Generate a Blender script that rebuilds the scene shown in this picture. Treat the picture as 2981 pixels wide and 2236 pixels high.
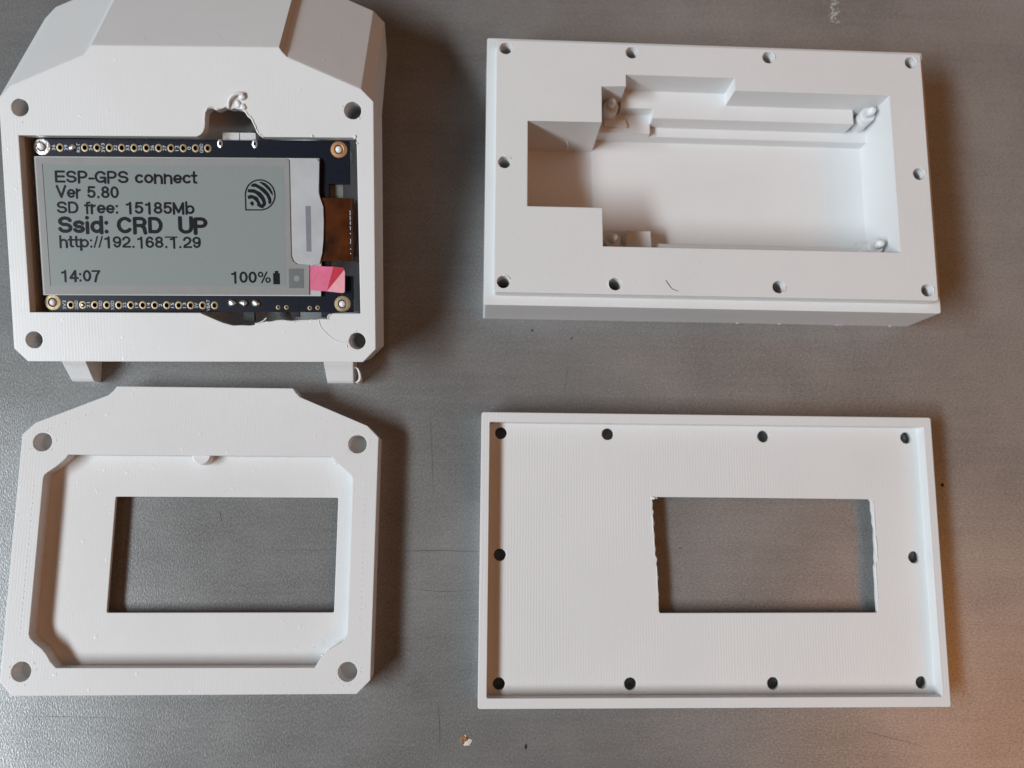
import bpy, bmesh, math, random
from mathutils import Vector, Matrix, Quaternion
from mathutils.geometry import delaunay_2d_cdt

MM = 0.001
sc = bpy.context.scene
col = sc.collection
for o in list(bpy.data.objects):
    bpy.data.objects.remove(o)

# ------------------------------------------------------------------ camera
# A phone held about 18 cm above the sheet-metal table, tilted a few degrees.
FPX, PW, PH = 2300.0, 2981.0, 2236.0
CX, CY, CAMH = PW / 2, PH / 2, 178.0
nd = Vector(((1380 - CX) / FPX, (1460 - CY) / FPX, 1.0)).normalized()   # straight down, in lens axes
up_ = -nd
ax_ = Vector((1, 0, 0)); ax_ = (ax_ - up_ * ax_.dot(up_)).normalized()
ay_ = up_.cross(ax_)
right = Vector((ax_[0], ay_[0], up_[0])); down = Vector((ax_[1], ay_[1], up_[1])); fwd = Vector((ax_[2], ay_[2], up_[2]))
cam_d = bpy.data.cameras.new("camera")
cam = bpy.data.objects.new("camera", cam_d); col.objects.link(cam)
cam.matrix_world = Matrix((( right.x, -down.x, -fwd.x, 0), (right.y, -down.y, -fwd.y, 0), (right.z, -down.z, -fwd.z, CAMH * MM), (0, 0, 0, 1)))
cam_d.sensor_width = 36.0
cam_d.lens = 36.0 * FPX / PW
cam_d.clip_start = 0.01
cam_d.clip_end = 20.0
cam_d.dof.use_dof = True
cam_d.dof.focus_distance = 0.167
cam_d.dof.aperture_fstop = 9.0
sc.camera = cam


def table_at(px, py, z=0.0):
    """photo pixel -> point (mm) on the level at height z above the table"""
    d = right * ((px - CX) / FPX) + down * ((py - CY) / FPX) + fwd
    t = (CAMH - z) / -d.z
    return Vector((d.x * t, d.y * t, z))


# ------------------------------------------------------------------ light
world = bpy.data.worlds.new("World"); sc.world = world; world.use_nodes = True
bg = world.node_tree.nodes["Background"]
bg.inputs[0].default_value = (1.0, 0.66, 0.50, 1)
bg.inputs[1].default_value = 0.042


def area(name, loc, target, sx, sy, power, color):
    l = bpy.data.lights.new(name, 'AREA'); l.shape = 'RECTANGLE'; l.size = sx; l.size_y = sy
    l.energy = power; l.color = color
    o = bpy.data.objects.new(name, l); col.objects.link(o)
    o.location = loc
    o.rotation_euler = (Vector(target) - Vector(loc)).to_track_quat('-Z', 'Y').to_euler()
    return o


# daylight window on the left, warm room light from the right and above
area("window_light", (-1.35, -0.43, 1.26), (0, 0.03, 0), 1.25, 0.28, 42.0, (0.835, 0.935, 1.0))
ceil = area("warm_ceiling_light", (1.28, 0.05, 1.5), (1.28, 0.05, 0), 1.4, 3.0, 5.4, (1.0, 0.47, 0.20))
ceil.rotation_euler = (0, 0, math.radians(20))
area("warm_lamp", (0.80, -0.42, 1.0), (0.10, -0.04, 0), 0.52, 0.46, 1.5, (1.0, 0.38, 0.11))

vs = sc.view_settings
vs.view_transform = 'Standard'; vs.look = 'None'; vs.exposure = 0.1; vs.gamma = 1.0
vs.use_curve_mapping = False
sc.cycles.use_denoising = True


# ------------------------------------------------------------------ materials
class NT:
    def __init__(self, name):
        self.m = bpy.data.materials.new(name); self.m.use_nodes = True
        self.t = self.m.node_tree; self.b = self.t.nodes["Principled BSDF"]
    def n(self, kind, **kw):
        x = self.t.nodes.new(kind)
        for k, v in kw.items():
            setattr(x, k, v)
        return x
    def l(self, a, b):
        self.t.links.new(a, b)
    def math(self, op, a, b=None, c=None):
        x = self.n('ShaderNodeMath', operation=op)
        for i, v in enumerate((a, b, c)):
            if v is None: continue
            if isinstance(v, (int, float)): x.inputs[i].default_value = v
            else: self.l(v, x.inputs[i])
        return x.outputs[0]
    def coords(self, scale=(1, 1, 1), rot=(0, 0, 0)):
        tc = self.n('ShaderNodeTexCoord'); mp = self.n('ShaderNodeMapping')
        mp.inputs['Scale'].default_value = scale; mp.inputs['Rotation'].default_value = rot
        self.l(tc.outputs['Object'], mp.inputs['Vector'])
        return mp.outputs[0]
    def noise(self, vec, scale, detail=2, rough=0.5):
        x = self.n('ShaderNodeTexNoise'); x.inputs['Scale'].default_value = scale
        x.inputs['Detail'].default_value = detail; x.inputs['Roughness'].default_value = rough
        self.l(vec, x.inputs['Vector'])
        return x.outputs['Fac']
    def ramp(self, fac, stops):
        r = self.n('ShaderNodeValToRGB'); cr = r.color_ramp
        while len(cr.elements) < len(stops): cr.elements.new(0.5)
        for e, (p, c) in zip(cr.elements, stops):
            e.position = p; e.color = (c[0], c[1], c[2], 1) if isinstance(c, tuple) else (c, c, c, 1)
        self.l(fac, r.inputs[0])
        return r.outputs[0]


def simple(name, color, rough=0.5, metal=0.0, noise_amt=0.06, nscale=900, coat=0.0, bump=0.0, bevel=0.0):
    k = NT(name); v = k.coords()
    f = k.noise(v, nscale, 3, 0.6)
    lo = tuple(c * (1 - noise_amt) for c in color); hi = tuple(min(1, c * (1 + noise_amt)) for c in color)
    k.l(k.ramp(f, [(0.3, lo), (0.7, hi)]), k.b.inputs['Base Color'])
    k.b.inputs['Roughness'].default_value = rough; k.b.inputs['Metallic'].default_value = metal
    if coat: k.b.inputs['Coat Weight'].default_value = coat
    if bump:
        bp = k.n('ShaderNodeBump'); bp.inputs['Strength'].default_value = bump; bp.inputs['Distance'].default_value = 0.0002
        k.l(f, bp.inputs['Height']); k.l(bp.outputs[0], k.b.inputs['Normal'])
        if bevel:
            bv = k.n('ShaderNodeBevel', samples=4); bv.inputs['Radius'].default_value = bevel
            k.l(bv.outputs[0], bp.inputs['Normal'])
    return k.m


def plastic(name, tint=(0.71, 0.705, 0.70), line=0.5, pitch=0.62, bevel=0.00028, ang=0.0):
    """white 3D-printed plastic: raster lines on flat tops, layer lines on walls"""
    k = NT(name); v = k.coords()
    sep = k.n('ShaderNodeSeparateXYZ'); k.l(k.coords(rot=(0, 0, ang)), sep.inputs[0])
    wob = k.noise(k.coords(scale=(1, 0.12, 1), rot=(0, 0, ang)), 420, 2, 0.5)
    x = k.math('ADD', k.math('MULTIPLY', sep.outputs[0], 1000.0 / pitch), k.math('MULTIPLY', wob, 1.1))
    s1 = k.math('SINE', k.math('MULTIPLY', x, 2 * math.pi))
    s2 = k.math('SINE', k.math('MULTIPLY', sep.outputs[2], 2 * math.pi * 1000 / 0.32))
    geo = k.n('ShaderNodeTexCoord'); sn = k.n('ShaderNodeSeparateXYZ'); k.l(geo.outputs['Normal'], sn.inputs[0])
    flat = k.math('GREATER_THAN', sn.outputs[2], 0.8)
    patch = k.ramp(k.noise(v, 55, 2, 0.5), [(0.32, 0.25), (0.66, 1.0)])
    top = k.math('MULTIPLY', k.math('MULTIPLY', s1, flat), patch)
    side = k.math('MULTIPLY', s2, k.math('SUBTRACT', 1.0, flat))
    lines = k.math('ADD', k.math('MULTIPLY', top, line), k.math('MULTIPLY', side, 0.5))
    fine = k.noise(v, 2600, 2, 0.6)
    # occasional little pimples and drag marks
    pim = k.ramp(k.noise(v, 900, 0, 0.5), [(0.79, 0.0), (0.85, 1.0)])
    soft = k.noise(v, 150, 2, 0.5)
    h = k.math('ADD', k.math('ADD', k.math('MULTIPLY', lines, 0.10), k.math('MULTIPLY', fine, 0.22)),
               k.math('ADD', k.math('MULTIPLY', pim, 0.5), k.math('MULTIPLY', soft, 0.8)))
    bp = k.n('ShaderNodeBump'); bp.inputs['Strength'].default_value = 0.55; bp.inputs['Distance'].default_value = 0.00008
    bv = k.n('ShaderNodeBevel', samples=6); bv.inputs['Radius'].default_value = bevel
    k.l(bv.outputs[0], bp.inputs['Normal']); k.l(h, bp.inputs['Height']); k.l(bp.outputs[0], k.b.inputs['Normal'])
    stain = k.noise(v, 38, 4, 0.6)
    a = tuple(c * 0.965 for c in tint)
    k.l(k.ramp(stain, [(0.35, a), (0.65, tint)]), k.b.inputs['Base Color'])
    k.l(k.math('ADD', k.math('MULTIPLY', fine, 0.16), 0.24), k.b.inputs['Roughness'])
    k.b.inputs['Specular IOR Level'].default_value = 0.4
    return k.m


def sheet_metal():
    k = NT("galvanised_sheet_metal"); v = k.coords()
    # short slanting grains of the coated sheet
    g1 = k.noise(k.coords(scale=(1.0, 0.62, 1), rot=(0, 0, math.radians(-24))), 3000, 2, 0.6)
    g2 = k.noise(k.coords(scale=(0.50, 1.0, 1), rot=(0, 0, math.radians(8))), 3200, 2, 0.6)
    brush = k.noise(k.coords(scale=(0.05, 1.0, 1), rot=(0, 0, math.radians(1.0))), 700, 3, 0.6)
    sep = k.n('ShaderNodeSeparateXYZ'); k.l(v, sep.inputs[0])
    side = k.ramp(k.math('ADD', k.math('MULTIPLY', sep.outputs[0], 6.0), 0.45), [(0.3, 0.0), (0.75, 1.0)])
    mixg = k.n('ShaderNodeMix', data_type='FLOAT'); k.l(side, mixg.inputs[0]); k.l(g1, mixg.inputs[2]); k.l(g2, mixg.inputs[3])
    grain = mixg.outputs[0]
    painted_glint = k.ramp(k.noise(k.coords(scale=(1.0, 0.6, 1), rot=(0, 0, math.radians(-30))), 4200, 1, 0.5), [(0.60, 0.0), (0.74, 1.0)])  # sparkle of the grain, painted into the base colour as lighter specks
    blot = k.noise(v, 26, 4, 0.6)
    h = k.math('ADD', k.math('MULTIPLY', grain, 1.6), k.math('MULTIPLY', brush, 0.10))
    bp = k.n('ShaderNodeBump'); bp.inputs['Strength'].default_value = 0.32; bp.inputs['Distance'].default_value = 0.00007
    k.l(h, bp.inputs['Height']); k.l(bp.outputs[0], k.b.inputs['Normal'])
    c = k.math('ADD', k.math('MULTIPLY', grain, 0.16), k.math('ADD', k.math('MULTIPLY', blot, 0.11), k.math('MULTIPLY', brush, 0.03)))
    smear = k.noise(k.coords(scale=(0.35, 1.0, 1), rot=(0, 0, math.radians(12))), 42, 4, 0.65)
    c = k.math('ADD', k.math('ADD', c, k.math('MULTIPLY', painted_glint, 0.09)), k.math('MULTIPLY', k.math('SUBTRACT', smear, 0.5), 0.07))
    k.l(k.ramp(c, [(0.085, (0.140, 0.138, 0.135)), (0.215, (0.375, 0.371, 0.365))]), k.b.inputs['Base Color'])
    k.b.inputs['Metallic'].default_value = 0.40
    k.l(k.math('ADD', k.math('MULTIPLY', blot, 0.08), 0.255), k.b.inputs['Roughness'])
    return k.m


M_TABLE = sheet_metal()
M_WHITE = plastic("white_printed_plastic", line=0.7)
M_POST = plastic("white_printed_post", line=0.2, bevel=0.00004)
M_RASTER = plastic("white_printed_plastic_coarse_raster", line=2.0)
M_BURR = simple("white_molten_plastic", (0.74, 0.735, 0.73), 0.5, noise_amt=0.04)
M_PCB = simple("black_solder_mask", (0.0055, 0.007, 0.0145), 0.38, noise_amt=0.25, nscale=1500)
M_PCB.node_tree.nodes["Principled BSDF"].inputs["Specular IOR Level"].default_value = 0.22
M_GOLD = simple("gold_plated_copper", (0.36, 0.27, 0.155), 0.45, 0.6, noise_amt=0.12, nscale=3000, bump=0.2)
M_COPPER = simple("bare_copper", (0.56, 0.29, 0.14), 0.42, 0.8, noise_amt=0.1, nscale=3000)
M_TIN = simple("solder_tin", (0.62, 0.61, 0.59), 0.3, 0.8, noise_amt=0.1, nscale=2500, bump=0.5)
M_STEEL = simple("connector_steel", (0.74, 0.73, 0.71), 0.35, 0.45, noise_amt=0.08, nscale=2000)
M_SILK = simple("pale_silkscreen_ink", (0.55, 0.60, 0.68), 0.6)
M_GLASS = simple("display_glass_edge", (0.50, 0.50, 0.50), 0.18, noise_amt=0.04)
M_FILM = simple("grey_display_film", (0.285, 0.282, 0.277), 0.22, noise_amt=0.03, nscale=300)
M_ACTIVE = simple("grey_green_epaper", (0.245, 0.275, 0.267), 0.22, noise_amt=0.03, nscale=5200)
M_INK = simple("black_epaper_pixels", (0.012, 0.013, 0.016), 0.35, noise_amt=0.3, nscale=6000)
M_INK.node_tree.nodes["Principled BSDF"].inputs["Specular IOR Level"].default_value = 0.1
M_RESIN = simple("milky_sealing_resin", (0.45, 0.455, 0.465), 0.3, noise_amt=0.10, nscale=130)
M_SLOT = simple("blue_grey_driver_chip", (0.20, 0.21, 0.24), 0.3)
M_SQUARE = simple("dark_grey_marker", (0.13, 0.14, 0.14), 0.4)
M_KAPTON = simple("brown_polyimide_film", (0.055, 0.014, 0.003), 0.25, noise_amt=0.7, nscale=160, coat=0.15)
M_PINK = simple("pink_pull_tab", (0.68, 0.15, 0.26), 0.35, noise_amt=0.14, nscale=350)
M_PINKPALE = simple("pale_pink_pull_tab", (0.78, 0.36, 0.41), 0.3, noise_amt=0.08, nscale=500)
M_RED = simple("crimson_pull_tab", (0.50, 0.03, 0.06), 0.35)
M_BLACK = simple("black_component", (0.012, 0.012, 0.013), 0.45)
M_GREYPART = simple("grey_shield_plate", (0.20, 0.195, 0.18), 0.4, 0.4)
M_HAIR = simple("dark_fibre", (0.03, 0.025, 0.022), 0.5)
M_WHITEFIBRE = simple("white_fibre", (0.62, 0.60, 0.58), 0.5)
M_CRUMB = simple("dark_crumb", (0.015, 0.013, 0.012), 0.7, noise_amt=0.4)
M_RUST = simple("rust_brown", (0.28, 0.12, 0.04), 0.8, noise_amt=0.7, nscale=2600, bump=0.6)
M_PAINT = simple("white_paint_residue", (0.62, 0.60, 0.57), 0.7, noise_amt=0.15, nscale=1800, bump=0.5)
M_SCRATCH = simple("dark_scratch", (0.07, 0.065, 0.06), 0.5, 0.6)


# ------------------------------------------------------------------ mesh helpers (millimetres in, metres out)
def link(name, me, mat, parent=None):
    o = bpy.data.objects.new(name, me); col.objects.link(o)
    if mat: me.materials.append(mat)
    if parent: o.parent = parent
    return o


def from_bm(name, bm, mat, parent=None, smooth=False):
    bmesh.ops.recalc_face_normals(bm, faces=bm.faces[:])
    bmesh.ops.scale(bm, vec=(MM, MM, MM), verts=bm.verts[:])
    me = bpy.data.meshes.new(name); bm.to_mesh(me); bm.free()
    if smooth:
        for p in me.polygons: p.use_smooth = True
    return link(name, me, mat, parent)


def empty(name, loc, rz=0.0, label=None, cat=None, group=None):
    o = bpy.data.objects.new(name, None); col.objects.link(o)
    o.empty_display_size = 0.01
    o.location = Vector(loc) * MM; o.rotation_euler = (0, 0, rz)
    if label: o['label'] = label
    if cat: o['category'] = cat
    if group: o['group'] = group
    return o


def tag(o, label, cat, group=None):
    o['label'] = label; o['category'] = cat
    if group: o['group'] = group
    return o


def circle(x, y, r, n=28, ry=None, rough=0.0, seed=0):
    rnd = random.Random(seed)
    return [(x + r * math.cos(2 * math.pi * i / n) * (1 + rnd.uniform(-rough, rough)),
             y + (ry or r) * math.sin(2 * math.pi * i / n) * (1 + rnd.uniform(-rough, rough))) for i in range(n)]


def rect(x0, y0, x1, y1):
    return [(x0, y0), (x1, y0), (x1, y1), (x0, y1)]


def rrect(x0, y0, x1, y1, r, n=5):
    out = []
    for cx, cy, a0 in ((x1 - r, y0 + r, -90), (x1 - r, y1 - r, 0), (x0 + r, y1 - r, 90), (x0 + r, y0 + r, 180)):
        for i in range(n + 1):
            a = math.radians(a0 + 90 * i / n)
            out.append((cx + r * math.cos(a), cy + r * math.sin(a)))
    return out


def inside(p, poly):
    x, y = p; c = False; j = len(poly) - 1
    for i in range(len(poly)):
        xi, yi = poly[i]; xj, yj = poly[j]
        if (yi > y) != (yj > y) and x < (xj - xi) * (y - yi) / (yj - yi) + xi: c = not c
        j = i
    return c


def terrace(layers, z0):
    """layers: [(outline, height or None)], later ones override. Returns a closed stepped solid."""
    vs_, es_ = [], []
    for poly, h in layers:
        b = len(vs_); n = len(poly)
        vs_ += [Vector(p) for p in poly]; es_ += [(b + i, b + (i + 1) % n) for i in range(n)]
    V, Ed, F, *_ = delaunay_2d_cdt(vs_, es_, [], 0, 1e-4)
    hs = []
    for f in F:
        c = sum((V[i] for i in f), Vector((0, 0))) / len(f)
        h = None
        for poly, hh in layers:
            if inside(c, poly): h = hh
        hs.append(h)
    used = {}
    for f, h in zip(F, hs):
        for i in f:
            s = used.setdefault(i, set())
            if h is None: continue
            s.add(h); s.add(z0)
    bm = bmesh.new(); cache = {}
    def vert(i, z):
        k = (i, round(z, 5))
        if k not in cache: cache[k] = bm.verts.new((V[i].x, V[i].y, z))
        return cache[k]
    edge_f = {}
    for fi, f in enumerate(F):
        n = len(f)
        for a in range(n):
            edge_f.setdefault(tuple(sorted((f[a], f[(a + 1) % n]))), []).append(fi)
    for f, h in zip(F, hs):
        if h is None: continue
        bm.faces.new([vert(i, h) for i in f])
        bm.faces.new([vert(i, z0) for i in reversed(f)])
    for (a, b), fl in edge_f.items():
        h = [hs[i] for i in fl] + ([None] if len(fl) == 1 else [])
        lo, hi = [z0 if x is None else x for x in h]
        if h[0] is None and h[1] is None: continue
        if abs(lo - hi) < 1e-6: continue
        lo, hi = min(lo, hi), max(lo, hi)
        za = sorted(z for z in used[a] if lo - 1e-6 <= z <= hi + 1e-6)
        zb = sorted(z for z in used[b] if lo - 1e-6 <= z <= hi + 1e-6)
        loop = [vert(a, z) for z in za] + [vert(b, z) for z in reversed(zb)]
        if len(set(loop)) >= 3:
            try: bm.faces.new(loop)
            except ValueError: pass
    bmesh.ops.recalc_face_normals(bm, faces=bm.faces[:])
    bmesh.ops.dissolve_limit(bm, angle_limit=0.002, verts=[], edges=bm.edges[:])
    return bm


def prism(outline, z0, z1, holes=()):
    return terrace([(outline, z1)] + [(h, None) for h in holes], z0)


def lathe(bm, prof, n=20, at=(0, 0, 0)):
    rings = []
    for r, z in prof:
        rings.append([bm.verts.new((at[0] + r * math.cos(2 * math.pi * i / n), at[1] + r * math.sin(2 * math.pi * i / n), at[2] + z)) for i in range(n)] if r > 1e-6
                     else [bm.verts.new((at[0], at[1], at[2] + z))])
    for A, B in zip(rings, rings[1:]):
        for i in range(n):
            j = (i + 1) % n
            if len(A) == 1: bm.faces.new((A[0], B[i], B[j]))
            elif len(B) == 1: bm.faces.new((A[i], A[j], B[0]))
            else: bm.faces.new((A[i], A[j], B[j], B[i]))
    for R in (rings[0], rings[-1]):
        if len(R) > 2: bm.faces.new(R)
    return bm


def tube(bm, pts, r, n=6, r1=None):
    pts = [Vector(p) for p in pts]; rings = []
    for i, p in enumerate(pts):
        t = (pts[min(i + 1, len(pts) - 1)] - pts[max(i - 1, 0)]).normalized()
        a = t.cross(Vector((0.13, 0.2, 1.0))).normalized(); b = t.cross(a)
        rr = r if r1 is None else r + (r1 - r) * i / (len(pts) - 1)
        rings.append([bm.verts.new(p + (a * math.cos(2 * math.pi * k / n) + b * math.sin(2 * math.pi * k / n)) * rr) for k in range(n)])
    for A, B in zip(rings, rings[1:]):
        for k in range(n):
            bm.faces.new((A[k], A[(k + 1) % n], B[(k + 1) % n], B[k]))
    bm.faces.new(rings[0]); bm.faces.new(rings[-1])
    return bm


def blob(bm, at, size, seed, sub=2):
    rnd = random.Random(seed)
    g = bmesh.ops.create_icosphere(bm, subdivisions=sub, radius=1.0)
    ph = [rnd.uniform(0, 6.28) for _ in range(6)]
    for v in g['verts']:
        c = v.co
        k = 1 + 0.22 * math.sin(3 * c.x + ph[0]) * math.cos(3 * c.y + ph[1]) + 0.14 * math.sin(5 * c.z + ph[2] + 4 * c.x)
        v.co = Vector((c.x * size[0] * k + at[0], c.y * size[1] * k + at[1], c.z * size[2] * k + at[2]))
    return bm


def smooth_path(pts, k=6):
    out = []
    P = [Vector(p) for p in pts]
    for i in range(len(P) - 1):
        p0, p1, p2, p3 = P[max(i - 1, 0)], P[i], P[i + 1], P[min(i + 2, len(P) - 1)]
        for s in range(k):
            t = s / k
            out.append(0.5 * ((2 * p1) + (p2 - p0) * t + (2 * p0 - 5 * p1 + 4 * p2 - p3) * t * t + (3 * p1 - p0 - 3 * p2 + p3) * t ** 3))
    out.append(P[-1])
    return out


def text_mesh(name, body, mat, parent, x0, y0, width, height, z, bold=0.0, rot=0.0, ref=None):
    """flat printed lettering: left end x0, baseline y0, fitted to width; height = capital height"""
    cu = bpy.data.curves.new(name, 'FONT'); cu.body = body; cu.size = 1.0; cu.resolution_u = 3
    tmp = bpy.data.objects.new(name + "_tmp", cu); col.objects.link(tmp)
    dg = bpy.context.evaluated_depsgraph_get()
    me = bpy.data.meshes.new_from_object(tmp.evaluated_get(dg))
    bpy.data.objects.remove(tmp)
    xs = [v.co.x for v in me.vertices]
    lo, hi = min(xs), max(xs)
    sx = width / (hi - lo); sy = height / 0.729
    ca, sa = math.cos(rot), math.sin(rot)
    sx = (width - 2 * bold) / (hi - lo)
    src = [(v.co.x, v.co.y) for v in me.vertices]; fac = [tuple(p.vertices) for p in me.polygons]
    bpy.data.meshes.remove(me)
    V, Fc = [], []
    shifts = [(0, 0)] if bold <= 0 else [(0, 0), (bold * 2, 0), (bold, bold * 0.5), (bold, -bold * 0.5)]
    for k, (dx, dy) in enumerate(shifts):                 # heavier strokes: layers a few microns apart
        base = len(V)
        for qx, qy in src:
            a, b = (qx - lo) * sx + dx, qy * sy + dy
            V.append(((x0 + a * ca - b * sa) * MM, (y0 + a * sa + b * ca) * MM, (z + 0.004 * k) * MM))
        Fc += [tuple(i + base for i in f) for f in fac]
    me = bpy.data.meshes.new(name); me.from_pydata(V, [], Fc)
    return link(name, me, mat, parent)


def arc(cx, cy, rx, ry, a0, a1, n=14):
    return [(cx + rx * math.cos(math.radians(a0 + (a1 - a0) * i / n)), cy + ry * math.sin(math.radians(a0 + (a1 - a0) * i / n))) for i in range(n + 1)]


ell = lambda cx, cy, rx, ry: arc(cx, cy, rx, ry, 0, 360, 20)
# plain upright sans lettering as strokes; capitals 12 units high: (advance, strokes)
GLYPH = {
    'E': (9.4, [[(8.2, 11), (1.2, 11), (1.2, 1), (8.4, 1)], [(1.2, 6.2), (7.8, 6.2)]]),
    'S': (9.6, [arc(4.7, 8.55, 3.4, 2.5, 15, 265) + arc(4.7, 3.6, 3.6, 2.6, 85, -165)]),
    'P': (9.2, [[(1.2, 0), (1.2, 11), (4.8, 11)] + arc(4.9, 8.2, 2.9, 2.8, 90, -90) + [(1.2, 5.4)]]),
    '-': (4.8, [[(0.8, 4.4), (4.2, 4.4)]]),
    'G': (10.4, [arc(5.4, 6, 4.3, 5, 35, 325) + [(8.9, 2.8)], [(5.6, 5.4), (9.3, 5.4), (9.3, 0.2)]]),
    'c': (7.6, [arc(4.1, 4.5, 3.0, 3.5, 45, 315)]), 'o': (8.2, [ell(4.2, 4.5, 3.1, 3.5)]),
    'n': (8.0, [[(1.2, 0), (1.2, 8.8)], arc(4.1, 5.2, 2.8, 2.8, 170, 0) + [(6.9, 0)]]),
    'e': (7.8, [[(1.2, 4.4), (7.0, 4.4)] + arc(4.1, 4.5, 2.95, 3.5, 10, 315)]),
    't': (4.8, [[(2.3, 11.4), (2.3, 2.2), (2.9, 1), (4.2, 1)], [(0.4, 8), (4.2, 8)]]),
    'V': (9.4, [[(0.8, 12), (4.7, 0.8), (8.6, 12)]]), 'r': (5.2, [[(1.2, 0), (1.2, 8.8)], arc(4.2, 5.2, 2.9, 2.8, 170, 95)]),
    '.': (4.0, [[(1.9, 0.8), (1.9, 1.2)]]), ':': (3.6, [[(1.7, 0.8), (1.7, 1.2)], [(1.7, 7.4), (1.7, 7.8)]]),
    'D': (9.8, [[(1.2, 1), (1.2, 11), (4.4, 11)] + arc(4.6, 6, 3.9, 5, 90, -90) + [(1.2, 1)]]),
    'f': (4.8, [[(2.2, 0), (2.2, 9.4)] + arc(3.9, 9.4, 1.7, 1.6, 180, 90) + [(4.4, 11)], [(0.5, 8), (4.2, 8)]]),
    'M': (11.0, [[(1.2, 0), (1.2, 11), (5.4, 1.6), (9.6, 11), (9.6, 0)]]),
    'b': (8.4, [[(1.2, 0), (1.2, 12)], ell(4.4, 4.5, 3.1, 3.5)]), 'd': (8.4, [[(7.2, 0), (7.2, 12)], ell(4.1, 4.5, 3.1, 3.5)]),
    's': (7.4, [arc(3.8, 6.35, 2.6, 1.75, 20, 260) + arc(3.8, 2.75, 2.7, 1.8, 80, -165)]),
    'i': (3.4, [[(1.6, 0), (1.6, 7.6)], [(1.6, 11.2), (1.6, 11.5)]]), 'C': (10.2, [arc(5.3, 6, 4.2, 5, 42, 318)]),
    'R': (9.8, [[(1.2, 0), (1.2, 11), (5.0, 11)] + arc(5.1, 8.3, 2.9, 2.7, 90, -90) + [(1.2, 5.6)], [(5.6, 5.6), (7.4, 4.2), (8.2, 0)]]),
    'U': (9.6, [[(1.2, 12), (1.2, 4.4)] + arc(4.8, 4.4, 3.6, 3.4, 180, 360) + [(8.4, 12)]]),
    'h': (8.0, [[(1.2, 0), (1.2, 12)], arc(4.1, 5.2, 2.8, 2.8, 170, 0) + [(6.9, 0)]]),
    'p': (8.4, [[(1.2, -2.8), (1.2, 8.8)], ell(4.4, 4.5, 3.1, 3.5)]), '/': (4.0, [[(0.5, 0.4), (3.6, 11.6)]]),
    '0': (8.2, [ell(4.1, 6, 2.9, 5)]), '1': (8.2, [[(5.0, 0), (5.0, 11), (4.2, 9.6), (2.0, 9.2)]]),
    '2': (8.2, [arc(4.1, 8.2, 2.9, 2.8, 175, -30) + [(5.6, 5.2), (1.6, 2.4), (1.2, 1), (7.4, 1)]]),
    '4': (8.2, [[(5.7, 0), (5.7, 11), (1.0, 3.6), (7.8, 3.6)]]),
    '5': (8.2, [[(7.0, 11), (2.2, 11), (1.6, 6.0)] + arc(4.1, 4.2, 3.0, 3.2, 140, -155)]),
    '6': (8.2, [arc(4.1, 6, 2.9, 5, 40, 200), ell(4.1, 3.9, 2.9, 2.9)]),
    '7': (8.2, [[(0.9, 11), (7.2, 11), (4.6, 6.2), (3.2, 0)]]), '8': (8.2, [ell(4.1, 8.7, 2.5, 2.3), ell(4.1, 3.6, 2.9, 2.6)]),
    '9': (8.2, [ell(4.1, 8.1, 2.9, 2.9), arc(4.1, 6, 2.9, 5, 25, -145)]),
    '%': (13.2, [ell(3.1, 8.9, 1.9, 2.3), ell(10.1, 3.1, 1.9, 2.3), [(9.0, 11.6), (4.2, 0.4)]]), ' ': (4.4, []),
}


def pixel_text(name, body, mat, parent, x0, y0, width, height, z, stroke):
    """lettering as the screen draws it: filled square pixels, run by run"""
    segs = []; pen = 0.0
    for ch in body:
        adv, sts = GLYPH[ch]
        for st in sts:
            for p, q in zip(st, st[1:]): segs.append((p[0] + pen, p[1], q[0] + pen, q[1], 0.7 if ch in '/%' else 1.0))
        pen += adv + 0.45
    lo = min(min(g[0], g[2]) for g in segs) - stroke / 2; hi = max(max(g[0], g[2]) for g in segs) + stroke / 2
    PX = 0.065; sx = width / (hi - lo); sy = height / 12.0
    nx, ny0, ny1 = int(width / PX) + 1, int(-4 * sy / PX), int(13 * sy / PX) + 1
    V, Fc = [], []
    for j in range(ny0, ny1):
        gy = (j + 0.5) * PX / sy; run = None
        for i in range(nx + 1):
            gx = (i + 0.5) * PX / sx + lo; on = False
            if i < nx:
                for ax, ay, bx, by, kk in segs:
                    r = stroke * kk / 2
                    if gx < min(ax, bx) - r or gx > max(ax, bx) + r or gy < min(ay, by) - r or gy > max(ay, by) + r: continue
                    dx, dy = bx - ax, by - ay; L2 = dx * dx + dy * dy
                    t = 0 if L2 == 0 else max(0, min(1, ((gx - ax) * dx + (gy - ay) * dy) / L2))
                    if (gx - ax - dx * t) ** 2 + (gy - ay - dy * t) ** 2 <= r * r: on = True; break
            if on and run is None: run = i
            if not on and run is not None:
                b = len(V); xa, xb, ya, yb = x0 + run * PX, x0 + i * PX, y0 + j * PX, y0 + (j + 1) * PX
                V += [(xa * MM, ya * MM, z * MM), (xb * MM, ya * MM, z * MM), (xb * MM, yb * MM, z * MM), (xa * MM, yb * MM, z * MM)]
                Fc.append((b, b + 1, b + 2, b + 3)); run = None
    me = bpy.data.meshes.new(name); me.from_pydata(V, [], Fc)
    return link(name, me, mat, parent)


# ================================================================== the table
bm = bmesh.new()
g = [[bm.verts.new((x, y, -1.2 * k)) for x, y in ((-420, -380), (460, -380), (460, 460), (-420, 460))] for k in (1, 0)]
bm.faces.new(g[0]); bm.faces.new(g[1])
for i in range(4): bm.faces.new((g[0][i], g[0][(i + 1) % 4], g[1][(i + 1) % 4], g[1][i]))
table = from_bm("tabletop", bm, M_TABLE)
table['kind'] = 'structure'
table['label'] = 'grey galvanised sheet metal tabletop with fine grain'

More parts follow.
